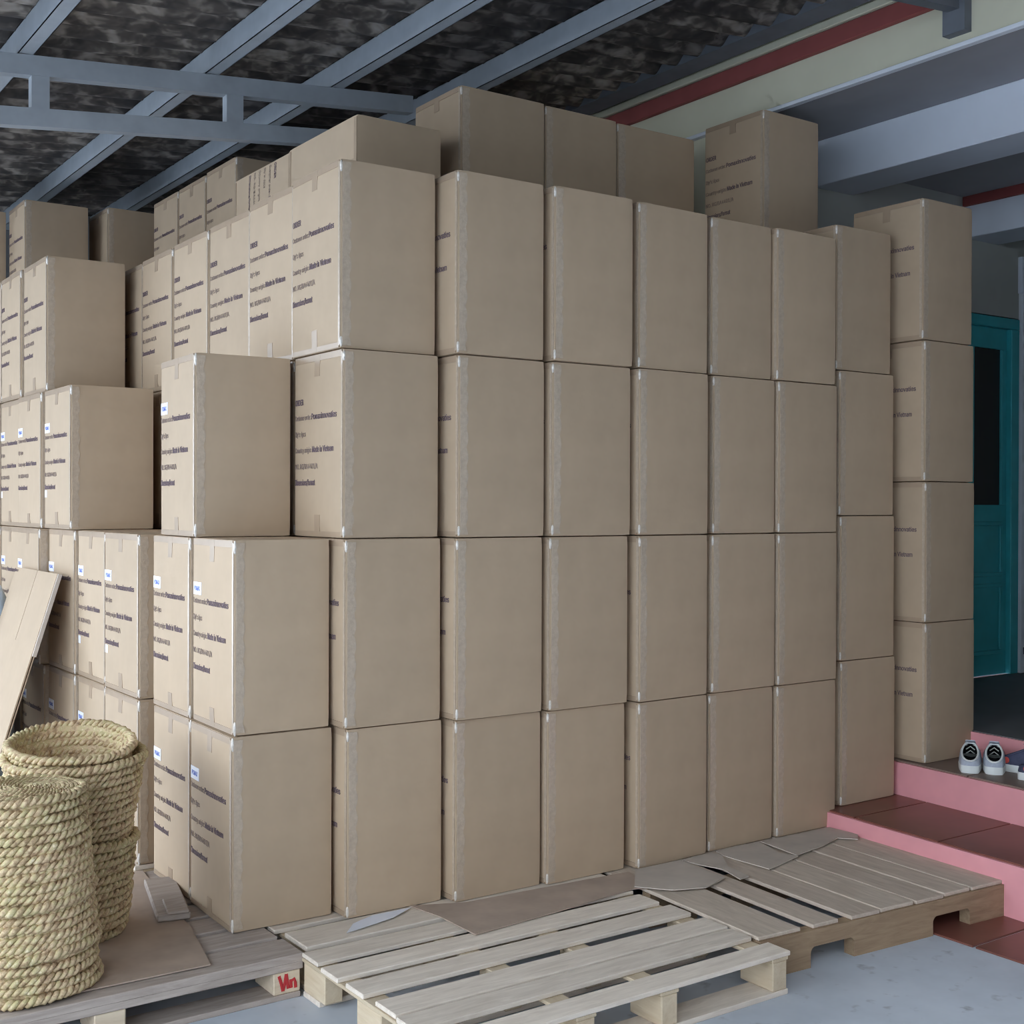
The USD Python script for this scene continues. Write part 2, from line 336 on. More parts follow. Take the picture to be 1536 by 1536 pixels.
# ================================================================== CARTONS
def surf_bulge(s, t, b): return b*(1-s*s)*(1-t*t)
B_ = 0.0045
def carton_body(seed):
    rng = np.random.default_rng(seed)
    n = 9; r = 0.008
    m = trimesh.creation.box([1, 1, 1])
    g = np.linspace(-1, 1, n)
    V = []; F = []
    for ax in range(3):
        for sg in (-1, 1):
            o = len(V)
            for a in g:
                for b in g:
                    p = [0, 0, 0]; p[ax] = sg; p[(ax+1) % 3] = a; p[(ax+2) % 3] = b
                    V.append(p)
            for i in range(n-1):
                for j in range(n-1):
                    a = o+i*n+j; q = [a, a+n, a+n+1, a+1]
                    if sg < 0: q = q[::-1]
                    F += [(q[0], q[1], q[2]), (q[0], q[2], q[3])]
    V = np.array(V, float)
    # denser rows near the edges
    V = np.sign(V)*(1-(1-np.abs(V))**1.5)
    half = np.array([W, D, H])/2
    P = V*half
    inner = np.clip(P, -(half-r), half-r)
    d = P-inner
    ln = np.linalg.norm(d, axis=1, keepdims=True); d = np.where(ln > 1e-9, d/np.maximum(ln, 1e-9), 0)
    Q = inner+d*r
    S = V
    for ax in (0, 1):
        o = [k for k in range(3) if k != ax]
        disp = surf_bulge(S[:, o[0]], S[:, o[1]], B_)
        w = (np.abs(V[:, ax]) > 0.999)
        Q[:, ax] += np.where(w, np.sign(V[:, ax])*disp, 0)
    # little dents on the vertical edges
    k = 1+0*V[:, 0]
    Q[:, :2] += 0.0012*(meshkit.noise(np.c_[Q*14], seed)[:, None]-0.5)
    Q += np.array([W, D, H])/2
    m = trimesh.Trimesh(Q, np.array(F)); m.merge_vertices(); return m

def left_face(u, v, n):
    """u from the back edge to the front edge, v up, n outward: on the face with the print"""
    y = D-u; s = 2*y/D-1; t = 2*v/H-1
    return np.c_[-n-surf_bulge(np.clip(s, -1, 1), np.clip(t, -1, 1), B_), y, v]
def front_face(u, v, n):
    s = 2*u/W-1; t = 2*v/H-1
    return np.c_[u, -n-surf_bulge(np.clip(s, -1, 1), np.clip(t, -1, 1), B_), v]
def decal(face, u0, u1, v0, v1, nu=6, nv=6, off=0.0009, wave=None):
    us = np.linspace(u0, u1, nu); vs = np.linspace(v0, v1, nv)
    U, Vv = np.meshgrid(us, vs, indexing='ij')
    if wave is not None: U = u0+(U-u0)*wave(Vv)
    top = face(U.ravel(), Vv.ravel(), np.full(U.size, off)); bot = face(U.ravel(), Vv.ravel(), np.full(U.size, -0.001))
    o = U.size; F = []
    for i in range(nu-1):
        for j in range(nv-1):
            a = i*nv+j; q = [a, a+nv, a+nv+1, a+1]
            F += [(q[0], q[1], q[2]), (q[0], q[2], q[3]), (q[2]+o, q[1]+o, q[0]+o), (q[3]+o, q[2]+o, q[0]+o)]
    rim = [i*nv for i in range(nu)]+[(nu-1)*nv+j for j in range(1, nv)]+[i*nv+nv-1 for i in range(nu-2, -1, -1)]+[j for j in range(nv-2, 0, -1)]
    for a, b in zip(rim, rim[1:]+rim[:1]):
        F += [(b, a, a+o), (b, a+o, b+o)]
    m = trimesh.Trimesh(np.vstack([top, bot]), np.array(F)); m.fix_normals(); return m

def line_mesh(text, u, v, height, width, bold):
    m = meshkit.text_mesh(text, height, 0.0009, bold)
    b = m.bounds; k = width/(b[1][0]-b[0][0])
    U = u+(m.vertices[:, 0]-b[0][0])*k; Vv = v+m.vertices[:, 1]
    return trimesh.Trimesh(left_face(U, Vv, 0.0006+m.vertices[:, 2]), m.faces, process=False)
hgt = 0.0165
def printed(short):
    out = []
    for txt, u, f, w, bold in [('Customer order:', .012, .355, .125, False), ("Qty's: 6pcs", .012, .445, .085, False), ('Country origin:', .012, .535, .13, False), ('NO. RG/BA4401/A', .012, .625, .175, False),
                               ('Pomaxinnovaties', .142, .355, .175, True), ('Made in Vietnam', .148, .535, .15, True), ('Dimensions/format', .012, .715, .155, True)]+([('ORDER', .012, .27, .065, True)] if short else []):
        out.append((line_mesh(txt, u, H*(1-f), hgt*(1.1 if bold else 1), w, bold), 'ink' if bold else 'inklight'))
    return out
PR = {s: printed(s) for s in (True, False)}

def carton_kind(name, seed, text=None, label=False, small=False):
    path = f'/World/{name}'
    stage.CreateClassPrim(path)
    rng = np.random.default_rng(seed)
    obj('body', carton_body(seed), 'card', path, smooth=35)
    for z0, z1 in ((H-.062-.012*rng.random(), H-.004), (.004, .055+.02*rng.random())):
        obj('flap_tape', decal(left_face, D/2-.021, D/2+.017, z0, z1, 3, 5), 'tape', path)
    obj('edge_tape', decal(left_face, .01, D-.012, H-.024, H-.004, 8, 3, .0007), 'tape', path)
    obj('edge_tape', decal(left_face, .01, D-.012, .004, .020, 8, 3, .0007), 'tape', path)
    # clear tape folded round the front upright corner, crimped edge on the front face
    ph = rng.random()*6; q = 2*math.pi/0.062
    wv = lambda v: 0.72+0.28*np.abs(np.sin(q*v/2+ph))
    obj('corner_tape', cat(decal(front_face, .006, .036, .01, H-.01, 4, 60, .0008, wv), decal(left_face, D-.016, D-.005, .01, H-.01, 3, 12, .0008)), 'cleartape', path)
    for z in (.022, H-.024):
        e = .016+.008*rng.random()
        tri = trimesh.creation.icosphere(2, 1.0)
        tri.apply_scale([.0055, .0055, e]); tri.vertices += .0016*(meshkit.noise(tri.vertices*260, seed)[:, None]-.5); tri.apply_translation([.0042, .0042, z])
        obj('corner_wrap', tri, 'shinytape', path, smooth=True)
    if text is not None:
        for lm, lmat in PR[text]: obj('printed_line', lm, lmat, path)
    if label:
        v0 = H*(1-.31)
        s = obj('sticker', decal(left_face, .010, .088, v0, v0+.040, 3, 3, .0012), 'sticker', path)
        m = meshkit.text_mesh('POMAX', .014, .0006, True); b = m.bounds
        U = .022+(m.vertices[:, 0]-b[0][0])*(.054/(b[1][0]-b[0][0])); Vv = v0+.013+m.vertices[:, 1]
        obj('sticker_print', trimesh.Trimesh(left_face(U, Vv, .0011+m.vertices[:, 2]), m.faces, process=False), 'blueink', path)
    if small:
        v0 = H*(1-.775)
        obj('small_sticker', decal(left_face, .014, .045, v0, v0+.030, 3, 3, .0012), 'sticker', path)
    return path
KIND = {'plain': carton_kind('carton_plain', 11), 'text': carton_kind('carton_printed', 12, True), 'text2': carton_kind('carton_printed_alike', 13, True),
        'label': carton_kind('carton_labelled', 14, False, True), 'label2': carton_kind('carton_labelled_twice', 15, False, True, True)}

placed = []
GV = 'brown cartons of the big stack'
def carton(x, y, z, yaw=0.0, kind='text', label='', group=GV, sx=1.0, sd=1.0, lying=False, hidden=False):
    p = UsdGeom.Xform.Define(stage, f'/World/{numbered("/World", "carton")}')
    p.AddTranslateOp().Set(Gf.Vec3d(x, y + (H if lying else 0), z))
    if yaw: p.AddRotateZOp().Set(float(yaw))
    if lying: p.AddRotateXOp().Set(90.0)
    if sx != 1.0 or sd != 1.0: p.AddScaleOp().Set(Gf.Vec3f(sx, sd, 1.0))
    q = p.GetPrim(); q.GetReferences().AddInternalReference(KIND[kind]); q.SetInstanceable(True)
    tag(q, label, 'carton', group)
    hz = D if lying else H
    dy = H if lying else D*sd
    placed.append((x, y, x+W*sx, y+dy, z, z+hz, hidden))

G1 = 0.0015                                # play between two cartons of one stack
Zs = lambda base, n: base+n*(H+0.0002)
rows = ['bottom carton', 'second carton up', 'third carton up', 'top carton']
ordn = ['first', 'second', 'third', 'fourth', 'fifth', 'sixth', 'seventh', 'eighth', 'ninth']
front = {2: [(1.774, 3.411, -1.05), (1.764, 3.404, -0.96), (1.76, 3.413, -0.84), (1.759, 3.431, -0.73)],
 3: [(2.132, 3.357, -0.06), (2.124, 3.34, -0.2), (2.128, 3.337, -0.25), (2.118, 3.329, -0.38)],
 4: [(2.484, 3.34, -0.13), (2.482, 3.325, -0.33), (2.485, 3.318, -0.6), (2.484, 3.307, -0.66)],
 5: [(2.855, 3.304, 1.99), (2.851, 3.3, 1.89), (2.848, 3.299, 1.4), (2.855, 3.312, 1.4)],
 6: [(3.211, 3.325, 0.66), (3.213, 3.313, 0.72), (3.222, 3.32, 0.61), (3.221, 3.332, 0.71)],
 7: [(3.564, 3.32, 0.57), (3.559, 3.312, 0.66), (3.561, 3.315, 0.68), (3.553, 3.318, 0.67)],
 8: [(3.945, 3.334, 0.23), (3.933, 3.33, 0.34), (3.932, 3.336, 0.27), (3.918, 3.344, -0.04)],
 9: [(4.347, 3.234, 0.59), (4.332, 3.226, 0.59), (4.33, 3.231, 0.52), (4.317, 3.233, 0.46)]}
FB = {8: T1, 9: T2}
for c, lst in front.items():
    for k, (x, y, a) in enumerate(lst):
        if c == 9: lb = f'{rows[k]} of the separate stack beside the turquoise door, at far right'
        elif c == 8: lb = f'{rows[k]} of the stack on the lowest tiled step'
        else: lb = f'{rows[k]} in the {ordn[c-1]} stack from the left of the front wall of cartons'
        nx_ = front.get(c+1, [(9, 0, 0)]*4)[k][0]
        carton(x, y, Zs(FB.get(c, PT), k), a, 'text' if (c+k) % 2 else 'text2', lb, sx=min(1.0, (nx_-x-.012)/W))
carton(1.433, 3.486, Zs(PT, 0), -1.21, 'label', 'bottom carton of the two-high front corner stack, white sticker above shaded print', sx=.965)
carton(1.440, 3.487, Zs(PT, 1), -1.31, 'label', 'upper carton of the two-high front corner stack, with a white sticker', sx=.915)
carton(1.446, 3.860, Zs(PT, 0), -0.5, 'label', 'bottom carton directly behind the front corner stack, left of its dark seam', sx=.93)
carton(1.444, 3.860, Zs(PT, 1), -0.5, 'label', 'upper carton directly behind the two-high front corner stack', sx=.93)
carton(1.428, 3.775, Zs(PT, 2), -2.5, 'label', 'stickered carton set back alone on top of the two-high front corner stack', sx=.95)
for i, (x, y, s) in enumerate([(1.779, 3.804, 1.04), (1.797, 4.205, 1.10), (1.800, 4.62, 1.06), (1.806, 5.03, 1.06), (1.815, 5.425, 1.06)]):
    carton(x, y, Zs(PT, 3), 0, 'text2' if i % 2 else 'text', f'fourth-layer printed carton, {ordn[i+1]} back from the front in the left side row', sd=s)
# left rear pile, four layers with stepped ends
for k, ylist in ((0, [4.336, 4.75, 5.12, 5.52]), (1, [4.336, 4.75, 5.12, 5.52, 5.90, 6.28]), (2, [5.09, 5.51, 5.92, 6.30]), (3, [5.50, 5.90, 6.28])):
    xs_ = {0: [1.437, 1.446, 1.436, 1.42], 1: [1.437, 1.446, 1.436, 1.400, 1.415, 1.41], 2: [1.412, 1.405, 1.418, 1.395], 3: [1.425, 1.415, 1.42]}[k]
    for i, (x, y) in enumerate(zip(xs_, ylist)):
        nxt = ylist[i+1] if i+1 < len(ylist) else y+.385
        kd = ('label', 'label2')[(i+k) % 2] if k in (0, 1) else (('label2', 'label')[i % 2] if k == 2 else 'text')
        if k == 1: kd = 'label2' if i < 2 else 'label'
        lay = ['bottom-layer', 'second-layer', 'third-layer', 'fourth-layer'][k]
        carton(x, y, Zs(PT, k), 0, kd, f'{lay} carton, {ordn[i]} from the front in the left rear row' if i else f'{lay} carton at the front end of the left rear row', sd=min(1.1, (nxt-y-.010)/D))
# top layer
top = [(1.708, 7.03, 0, 'text', 'shaded top-layer carton with visible print at far upper left, dark gap on its right'), (2.128, 6.95, 0, 'plain', 'shaded blank top-layer carton right of the dark gap at upper left'),
       (2.31, 5.576, 0, 'text', 'nearest of the three printed top-layer cartons behind the lying cartons'), (2.318, 5.985, 0, 'text2', 'middle of the three printed top-layer cartons behind the lying cartons'),
       (2.318, 6.375, 0, 'text', 'farthest of the three printed top-layer cartons behind the lying cartons')]
for x, y, a, kd, lb in top:
    carton(x, y, Zs(PT, 4), a, kd, lb, sd=1.06 if x > 2.2 else 1)
carton(1.362, 7.41, Zs(PT, 4), 0, 'plain', 'dark brown carton cut by the left edge of the photo, high up')
carton(2.137, 4.04, Zs(PT, 4), 0, 'plain', 'carton lying on its side on top of the pile, the nearer of two', lying=True, sx=1.06)
carton(2.150, 4.628, Zs(PT, 4), 0, 'text', 'carton lying on its side on top of the pile, the farther, with upright print lines', lying=True, sx=1.06)
for i, (x, s) in enumerate([(2.634, 1.20), (3.052, 1.12), (3.443, 1.33)]):
    carton(x, 4.12+0.01*i, Zs(PT, 4), -0.5, 'plain', ['blank carton under the roof, highest and leftmost of three on the top layer', 'middle of the three blank cartons on the top layer', 'rightmost of the three blank cartons on the top layer'][i], sx=s)
carton(3.968, 3.79, Zs(T1, 4), 0.5, 'text', 'shaded printed carton on the top layer below the concrete slab, at right', sx=1.05)

# cartons within the pile that carry the upper layers
def overlap(a, b): return max(0, min(a[2], b[2])-max(a[0], b[0]))*max(0, min(a[3], b[3])-max(a[1], b[1]))
for lay in range(4, 0, -1):
    for bxx in list(placed):
        base = T1 if bxx[0] > 3.9 else PT
        if bxx[0] > 4.28: base = T2
        if abs(bxx[4]-Zs(base, lay)) > 0.06: continue
        if bxx[3]-bxx[1] > 0.5: spots = [(bxx[0], bxx[1]), ]
        else: spots = [(bxx[0], bxx[1])]
        for (x, y) in spots:
            z = Zs(base, lay-1)
            cand = (x, y, x+W*.96, y+D*.96, z, z+H)
            hit = sum(overlap(cand, p) for p in placed if abs(p[4]-z) < 0.1)
            if hit > 0.004*W*D:
                continue
            carton(x, y, z, 0, 'plain', sx=.96, sd=.96, label='brown carton inside the pile, hidden behind the cartons in view', group='cartons hidden inside the pile', hidden=True)

# ================================================================== PALLETS
def board(P, x0, x1, y0, y1, z0, z1, m, name='deck_board', seed=0, jag=0.006):
    rng = np.random.default_rng(seed)
    mm = cbox(x0+jag*(rng.random()-.5), x1+jag*(rng.random()-.5), y0, y1, z0, z1, 0.0025)
    return obj(name, mm, m, P)
def block_pallet(name_label, group, X0, X1, Y0, Y1, gaps, cols, mdeck, mblock, mbeam, seed, rotz=0, loc=None, thick=0.018, blocks_y=3, mark=None, colw=0.065, bottom_left=True, blen=.13):
    t = thing('pallet', loc or (0, 0, 0), rotz, name_label, 'pallet', group); P = t.GetPath().pathString
    rng = np.random.default_rng(seed)
    for i, (a, b) in enumerate(gaps):
        board(P, X0, X1, a, b, PT-thick-0.002*rng.random(), PT-0.0015*rng.random(), mdeck, 'deck_board', seed+i, .022)
    for c in cols:
        obj('cross_board', cbox(c, c+colw, Y0+.004, Y1, PT-thick*2, PT-thick-.002, .002), mbeam, P)
        for k in range(blocks_y):
            yb0 = Y0+.006+(Y1-Y0-blen-.012)*k/(blocks_y-1)
            obj('block', cbox(c+.004, c+colw-.004, yb0, yb0+blen, .016, PT-thick*2, .003), mblock, P)
    for k in range(blocks_y):
        yb0 = Y0+.004+(Y1-Y0-.1-.008)*k/(blocks_y-1)
        obj('bottom_board', cbox(X0+.003, X1-.003, yb0, yb0+.1, 0.0, .016, .002), mdeck, P)
    return P
# nearest pallet, in the middle of the foreground
block_pallet('pale wooden pallet in the middle foreground, empty, with slatted deck', None, 1.54, 2.695, 2.458, 3.235,
             [(2.458, 2.546), (2.602, 2.693), (2.709, 2.814), (2.864, 2.962), (3.002, 3.102), (3.136, 3.235)],
             [1.54, 1.925, 2.207, 2.627], 'woodx', 'freshy', 'freshy', 21, thick=.013)
# pallet carrying the front corner
P3 = block_pallet('weathered pallet under the second to fourth front stacks, one board showing', None, 1.56, 2.73, 3.265, 4.25,
             [(3.265, 3.415), (3.45, 3.56), (3.60, 3.71), (3.75, 3.86), (3.90, 4.01), (4.05, 4.16)], [1.575, 1.93, 2.3, 2.64], 'woodx', 'freshy', 'freshy', 31, thick=.014)
# left pallet with the baskets
P2 = block_pallet('weathered pallet carrying the two basket stacks, red mark on its end block', None, 0.36, 1.541, 3.233, 4.26,
             [(3.233, 3.375), (3.397, 3.52), (3.545, 3.67), (3.695, 3.82), (3.845, 3.97), (3.995, 4.12), (4.14, 4.255)], [0.38, 0.955, 1.452], 'greyx', 'freshx', 'greyx', 41, thick=.023, colw=.09)
obj('front_rail', cbox(0.362, 1.546, 3.235, 3.262, PT-.046, PT-.022, .003), 'greyx', P2)
mk = []
def stroke(pts, r=0.0052): mk.append(tube([(x, 3.2385, z) for x, z in pts], r, 6))
bxm, bzm = 1.466, 0.018
stroke([(bxm+.006, bzm+.052), (bxm+.013, bzm+.03), (bxm+.018, bzm+.008)]); stroke([(bxm+.018, bzm+.008), (bxm+.024, bzm+.030), (bxm+.028, bzm+.054)])
stroke([(bxm+.028, bzm+.054), (bxm+.032, bzm+.028), (bxm+.034, bzm+.012)])
stroke([(bxm+.042, bzm+.036), (bxm+.043, bzm+.012)]); stroke([(bxm+.043, bzm+.030), (bxm+.052, bzm+.036), (bxm+.056, bzm+.024), (bxm+.057, bzm+.010)])
mm = cat(*mk); v = mm.vertices.copy(); v[:, 1] = 3.2385+(v[:, 1]-3.2385)*0.25; mm = trimesh.Trimesh(v, mm.faces)
tag(obj('red_mark', mm, 'redmark', P2), label='hand-painted red letters on the end block')

# right pallet: notched stringers, boards run away from the viewer
def stringer_pallet():
    t = thing('pallet', (2.70, 2.575, 0), -3.6, 'old brown pallet at right with notched stringers, beside the pink steps', 'pallet'); P = t.GetPath().pathString
    L, Wd = 1.14, 1.10
    wds = [0.170, 0.108, 0.125, 0.15, 0.13, 0.125, 0.16]; gps = [0.048, 0.052, 0.008, 0.010, 0.012, 0.008, 0]
    x = 0.0; rng = np.random.default_rng(5)
    for i, (w, g) in enumerate(zip(wds, gps)):
        board(P, x, min(x+w, L), 0.004+.01*rng.random(), Wd, PT-.013, PT-.001*rng.random(), 'oldy' if i % 3 else 'woody', 'deck_board', 60+i, .0)
        x += w+g
    def stringer(y, m):
        z0, z1, nz = 0.0, PT-.013, 0.062
        def notch(a, b):
            return unary_union([sbox(a, -.01, b, nz-.02), sbox(a+.02, -.01, b-.02, nz), Point(a+.02, nz-.02).buffer(.02), Point(b-.02, nz-.02).buffer(.02)])
        Pg = sbox(0.0, z0, L, z1).difference(notch(0.20, 0.385)).difference(notch(0.745, 0.925))
        mm = trimesh.creation.extrude_polygon(Pg, 0.042, engine='earcut')
        mm.apply_transform(np.array([[1, 0, 0, 0], [0, 0, 1, y], [0, 1, 0, 0], [0, 0, 0, 1.0]])); mm.fix_normals()
        obj('stringer', mm, m, P)
    for y in (0.0, 0.53, 1.05): stringer(y, 'oldx')
stringer_pallet()
# pallets below the rear of the pile
rear = [(1.43, 4.34), (1.43, 5.36), (2.64, 4.30), (2.64, 5.32), (1.43, 6.40), (2.64, 3.74+2.62)]
src = None
for i, (x, y) in enumerate(rear):
    if src is None:
        P = block_pallet('wooden pallet beneath the rear of the carton pile, out of sight', 'pallets beneath the pile', 0, 1.18, 0, 0.98,
             [(0, .14), (.17, .30), (.33, .46), (.50, .63), (.67, .80), (.84, .97)], [.01, .38, .75, 1.10], 'woodx', 'freshy', 'freshy', 71, loc=(x, y, 0))
        src = P
    else:
        p = UsdGeom.Xform.Define(stage, f'/World/{numbered("/World", "pallet")}'); q = p.GetPrim()
        q.GetReferences().AddInternalReference(src); p.GetOrderedXformOps()[0].Set(Gf.Vec3d(x, y, 0)); q.SetInstanceable(True)

# ================================================================== LOOSE CARDBOARD AND PAPER
def sheet(name, poly, z, t, m, label, category, seed, amp=.003, group=None):
    return tag(obj(name, slab_poly(poly, z, t, seed, amp), m), label, category, group)
sheet('cardboard_sheet', [(1.995, 3.408), (2.018, 3.264), (2.020, 3.070), (2.35, 3.098), (2.687, 3.140), (2.765, 3.115), (2.80, 3.295), (2.16, 3.335)], PT+.0005, .0035, 'oldcard', 'brown cardboard sheet lying flat on the pallets below the third and fourth front stacks', 'cardboard sheet', 1, .002)
sheet('cardboard_sheet', [(2.700, 3.145), (2.779, 3.045), (2.892, 3.005), (3.019, 3.048), (3.036, 3.29), (2.83, 3.292)], PT+.0045, .0035, 'greycard', 'greyed cardboard flap lying where the middle and right pallets meet', 'cardboard sheet', 2, .003)
sheet('cardboard_sheet', [(3.045, 3.296), (3.061, 3.227), (3.091, 3.131), (3.055, 3.012), (3.106, 3.020), (3.130, 3.145), (3.215, 3.262), (3.20, 3.305)], PT+.0005, .004, 'greycard', 'narrow torn cardboard strip on the right pallet below the fifth front stack', 'cardboard sheet', 3, .004)
sheet('cardboard_sheet', [(3.215, 3.257), (3.222, 3.036), (3.427, 3.090), (3.403, 3.154), (3.456, 3.310), (3.235, 3.313)], PT+.001, .004, 'greycard', 'grey cardboard piece on the right pallet below the sixth front stack', 'cardboard sheet', 4, .004)
sheet('cardboard_sheet', [(3.458, 3.308), (3.432, 3.100), (3.60, 3.13), (3.74, 3.175), (3.79, 3.12), (3.845, 3.165), (3.838, 3.30)], PT+.001, .004, 'greycard', 'cardboard piece on the right pallet touching the pink step', 'cardboard sheet', 5, .005)
sheet('cardboard_sheet', [(1.288, 3.281), (1.357, 3.622), (1.362, 3.768), (1.425, 4.26), (0.60, 4.26), (0.60, 3.275), (0.937, 3.289)], PT+.0008, .004, 'oldcard', 'brown cardboard sheet lying under the two basket stacks on the left pallet', 'cardboard sheet', 6, .0015)
sheet('paper_sheet', [(1.711, 3.292), (1.766, 3.355), (1.85, 3.388), (1.985, 3.384), (1.894, 3.335)], PT+.0006, .0012, 'paper', 'crumpled white paper lying on the pallet board before the second front stack', 'paper', 7, .008)
# scrap plank lying against the corner stack
pl = cat(cbox(-.05, .05, -.20, .20, 0, .022, .004), cbox(-.02, .045, -.205, -.06, .0205, .030, .003))
m_ = pl.copy(); m_.apply_transform(trimesh.transformations.rotation_matrix(math.radians(-13), [0, 0, 1])); m_.apply_translation([1.374, 3.875, PT+.0068])
v = m_.vertices; 
tag(obj('wood_offcut', m_, 'greyx'), 'short grey wood offcut lying beside the bottom front corner cartons', 'wood offcut')

# flattened carton leaning on the pile at the left
TR, TL = np.array([1.393, 5.158, 1.110]), np.array([1.393, 5.95, 1.124])
dirn = np.array([1.185-1.41, 0, 0.387-1.110]); dirn /= np.linalg.norm(dirn)
ln = (TR[2]-0.006)/-dirn[2]
sx_ = np.array([0, 1.0, 0]); nrm = np.cross(dirn, sx_); nrm /= np.linalg.norm(nrm)
if nrm[0] > 0: nrm = -nrm
lt = thing('flattened_carton', (0, 0, 0), label='flattened brown carton leaning against the left end of the pile', category='flattened carton'); LP = lt.GetPath().pathString
def leaning(u0, u1, s0, s1, n0, n1, wob=0.0, seed=0):
    m = trimesh.creation.box([1, 1, 1]).subdivide().subdivide().subdivide()
    p = m.vertices+0.5
    u = u0+(u1-u0)*p[:, 0]; s = s0+(s1-s0)*p[:, 1]; n = n0+(n1-n0)*p[:, 2]
    n = n+wob*np.sin(s*3.1)*(1-np.clip(u/0.25, 0, 1))
    V = TR[None]+u[:, None]*sx_+s[:, None]*dirn+n[:, None]*nrm
    mm = trimesh.Trimesh(V, m.faces); mm.fix_normals(); return mm
obj('front_panel', cat(leaning(0.0, 0.30, 0, 0.30, .010, .015), leaning(0.303, 0.60, 0, 0.30, .010, .0155), leaning(0.60, 0.665, 0.02, 0.30, .010, .015), leaning(0, 0.655, 0.30, ln, .010, .015)), 'card', LP)
obj('back_panel', leaning(0.004, 0.650, 0.006, ln-.004, 0, .005), 'card', LP)
obj('folded_flap', leaning(-0.012, 0.004, 0.0, 0.34, -.002, .013), 'greycard', LP)
def leantext(text, u, s, hh, ww):
    m = meshkit.text_mesh(text, hh, .0008, True); b = m.bounds
    U = u-(m.vertices[:, 0]-b[0][0])*(ww/(b[1][0]-b[0][0])); S = s-m.vertices[:, 1]
    return trimesh.Trimesh(TR[None]+U[:, None]*sx_+S[:, None]*dirn+(.0152+m.vertices[:, 2])[:, None]*nrm, m.faces, process=False)
for a_ in (('NO. RG/BA', .56, .58, .018, .15), ("Qty's: 6pcs", .56, .70, .018, .13), ('Made in', .56, .82, .018, .12)): obj('printed_line', leantext(*a_), 'inklight', LP)

# pale blue sack at the very left edge
sk = trimesh.creation.icosphere(3, 1.0); v = sk.vertices.copy()
v = np.sign(v)*np.abs(v)**0.7; v *= (1+0.12*(meshkit.fbm(v*2.2, 3, 4)[:, None]-.5)); v *= [.125, .15, .54]; v[:, 2] = np.maximum(v[:, 2], -.52)
sk = trimesh.Trimesh(v+[1.272, 5.985, .52], sk.faces)
tag(obj('plastic_sack', sk, 'sack', smooth=True), 'pale blue plastic sack just visible at the left edge behind the leaning carton', 'sack')

# ================================================================== BASKETS
def rope_ring(r, z, rad, turns_per_m=26, seg=150, ph=0.0, cx=0.0, cy=0.0, n=5, wob=0.0, seed=0):
    """one row of two-strand twisted rope"""
    rng = np.random.default_rng(seed)
    t = np.arange(seg)/seg*2*math.pi
    k = max(3, int(round(2*math.pi*r*turns_per_m)))
    wz = wob*np.sin(t*2+rng.random()*6)+wob*.6*np.sin(t*5+rng.random()*6); wr = wob*np.sin(t*3+rng.random()*6)
    out = []
    for s in (0, math.pi):
        a = t*k+ph+s
        R = r+wr+0.55*rad*np.cos(a); Z = z+wz+0.55*rad*np.sin(a)
        out.append(tube(np.c_[cx+R*np.cos(t), cy+R*np.sin(t), Z], rad*0.62*(1+.18*np.sin(t*k*0.5+rng.random()*6)), n, True))
    return cat(*out)
def basket(loc, r_rim, r_base, height, inverted, seed, label, tilt=0.0, taz=0.0, wob=.0022):
    t = UsdGeom.Xform.Define(stage, f'/World/{numbered("/World", "basket")}')
    t.AddTranslateOp().Set(Gf.Vec3d(*loc)); 
    if tilt:
        ax = (math.cos(taz), math.sin(taz), 0)
        t.AddOrientOp().Set(Gf.Quatf(math.cos(tilt/2), *[float(math.sin(tilt/2)*a) for a in ax]))
    tag(t.GetPrim(), label, 'basket', 'seagrass baskets in two stacks'); P = t.GetPath().pathString
    rad = 0.0118; nrow = int(height/0.0232)
    ws = []
    for i in range(nrow):
        f = i/(nrow-1); r = r_base+(r_rim-r_base)*(f**0.9)
        z = rad+f*(height-2*rad); z = height-z if inverted else z
        if i == nrow-1: continue
        ws.append(rope_ring(r, z, rad, seed=seed*100+i, ph=i*1.3, wob=wob))
    obj('wall', cat(*ws), 'straw', P, smooth=True)
    zr = rad if inverted else height-rad
    obj('rim', rope_ring(r_rim+.004, zr, rad*1.12, seed=seed*100+77, wob=wob*1.2), 'straw', P, smooth=True)
    bs = []; r = r_base-.004; zb = (height-.006) if inverted else .008; i = 0
    while r > 0.012:
        bs.append(rope_ring(r, zb+(.004*math.cos(r*20) if inverted else 0), .0068, 40, max(24, int(900*r)), seed=seed*300+i, n=4, wob=.0008)); r -= .0112; i += 1
    obj('base', cat(*bs), 'straw', P, smooth=True)
    zz = np.linspace(.006, height-.012, 8); ff = (zz-rad)/(height-2*rad); ff = np.clip(1-ff if inverted else ff, 0, 1)
    rr_ = r_base+(r_rim-r_base)*ff**.9-.003
    prof = np.vstack([np.c_[rr_, zz], np.c_[rr_[::-1]-.003, zz[::-1]]]); prof = np.vstack([prof, prof[:1]])
    obj('lining', trimesh.creation.revolve(prof, sections=48), 'straw', P, smooth=40)
    # a woven lining disc so the base is closed
    obj('base_disc', trimesh.creation.cylinder(r_base, .004, sections=40, transform=trimesh.transformations.translation_matrix([0, 0, zb-.004 if inverted else zb-.003])), 'straw', P)
BZ = PT+.0070
basket((0.834, 3.440, BZ), .183, .158, .285, True, 1, 'woven basket at the bottom of the front left upside-down stack')
basket((0.833, 3.437, BZ+.105), .178, .154, .285, True, 2, 'middle woven basket of the front left upside-down stack')
basket((0.829, 3.436, BZ+.232), .172, .150, .285, True, 3, 'top woven basket of the front left stack, its closed base facing up')
basket((1.052, 3.775, BZ), .176, .150, .285, False, 4, 'woven basket at the bottom of the rear stack, rim bulging out')
basket((1.062, 3.788, BZ+.270), .192, .152, .262, False, 5, 'outer woven basket nested second from top of the rear stack', tilt=.07, taz=-.2)
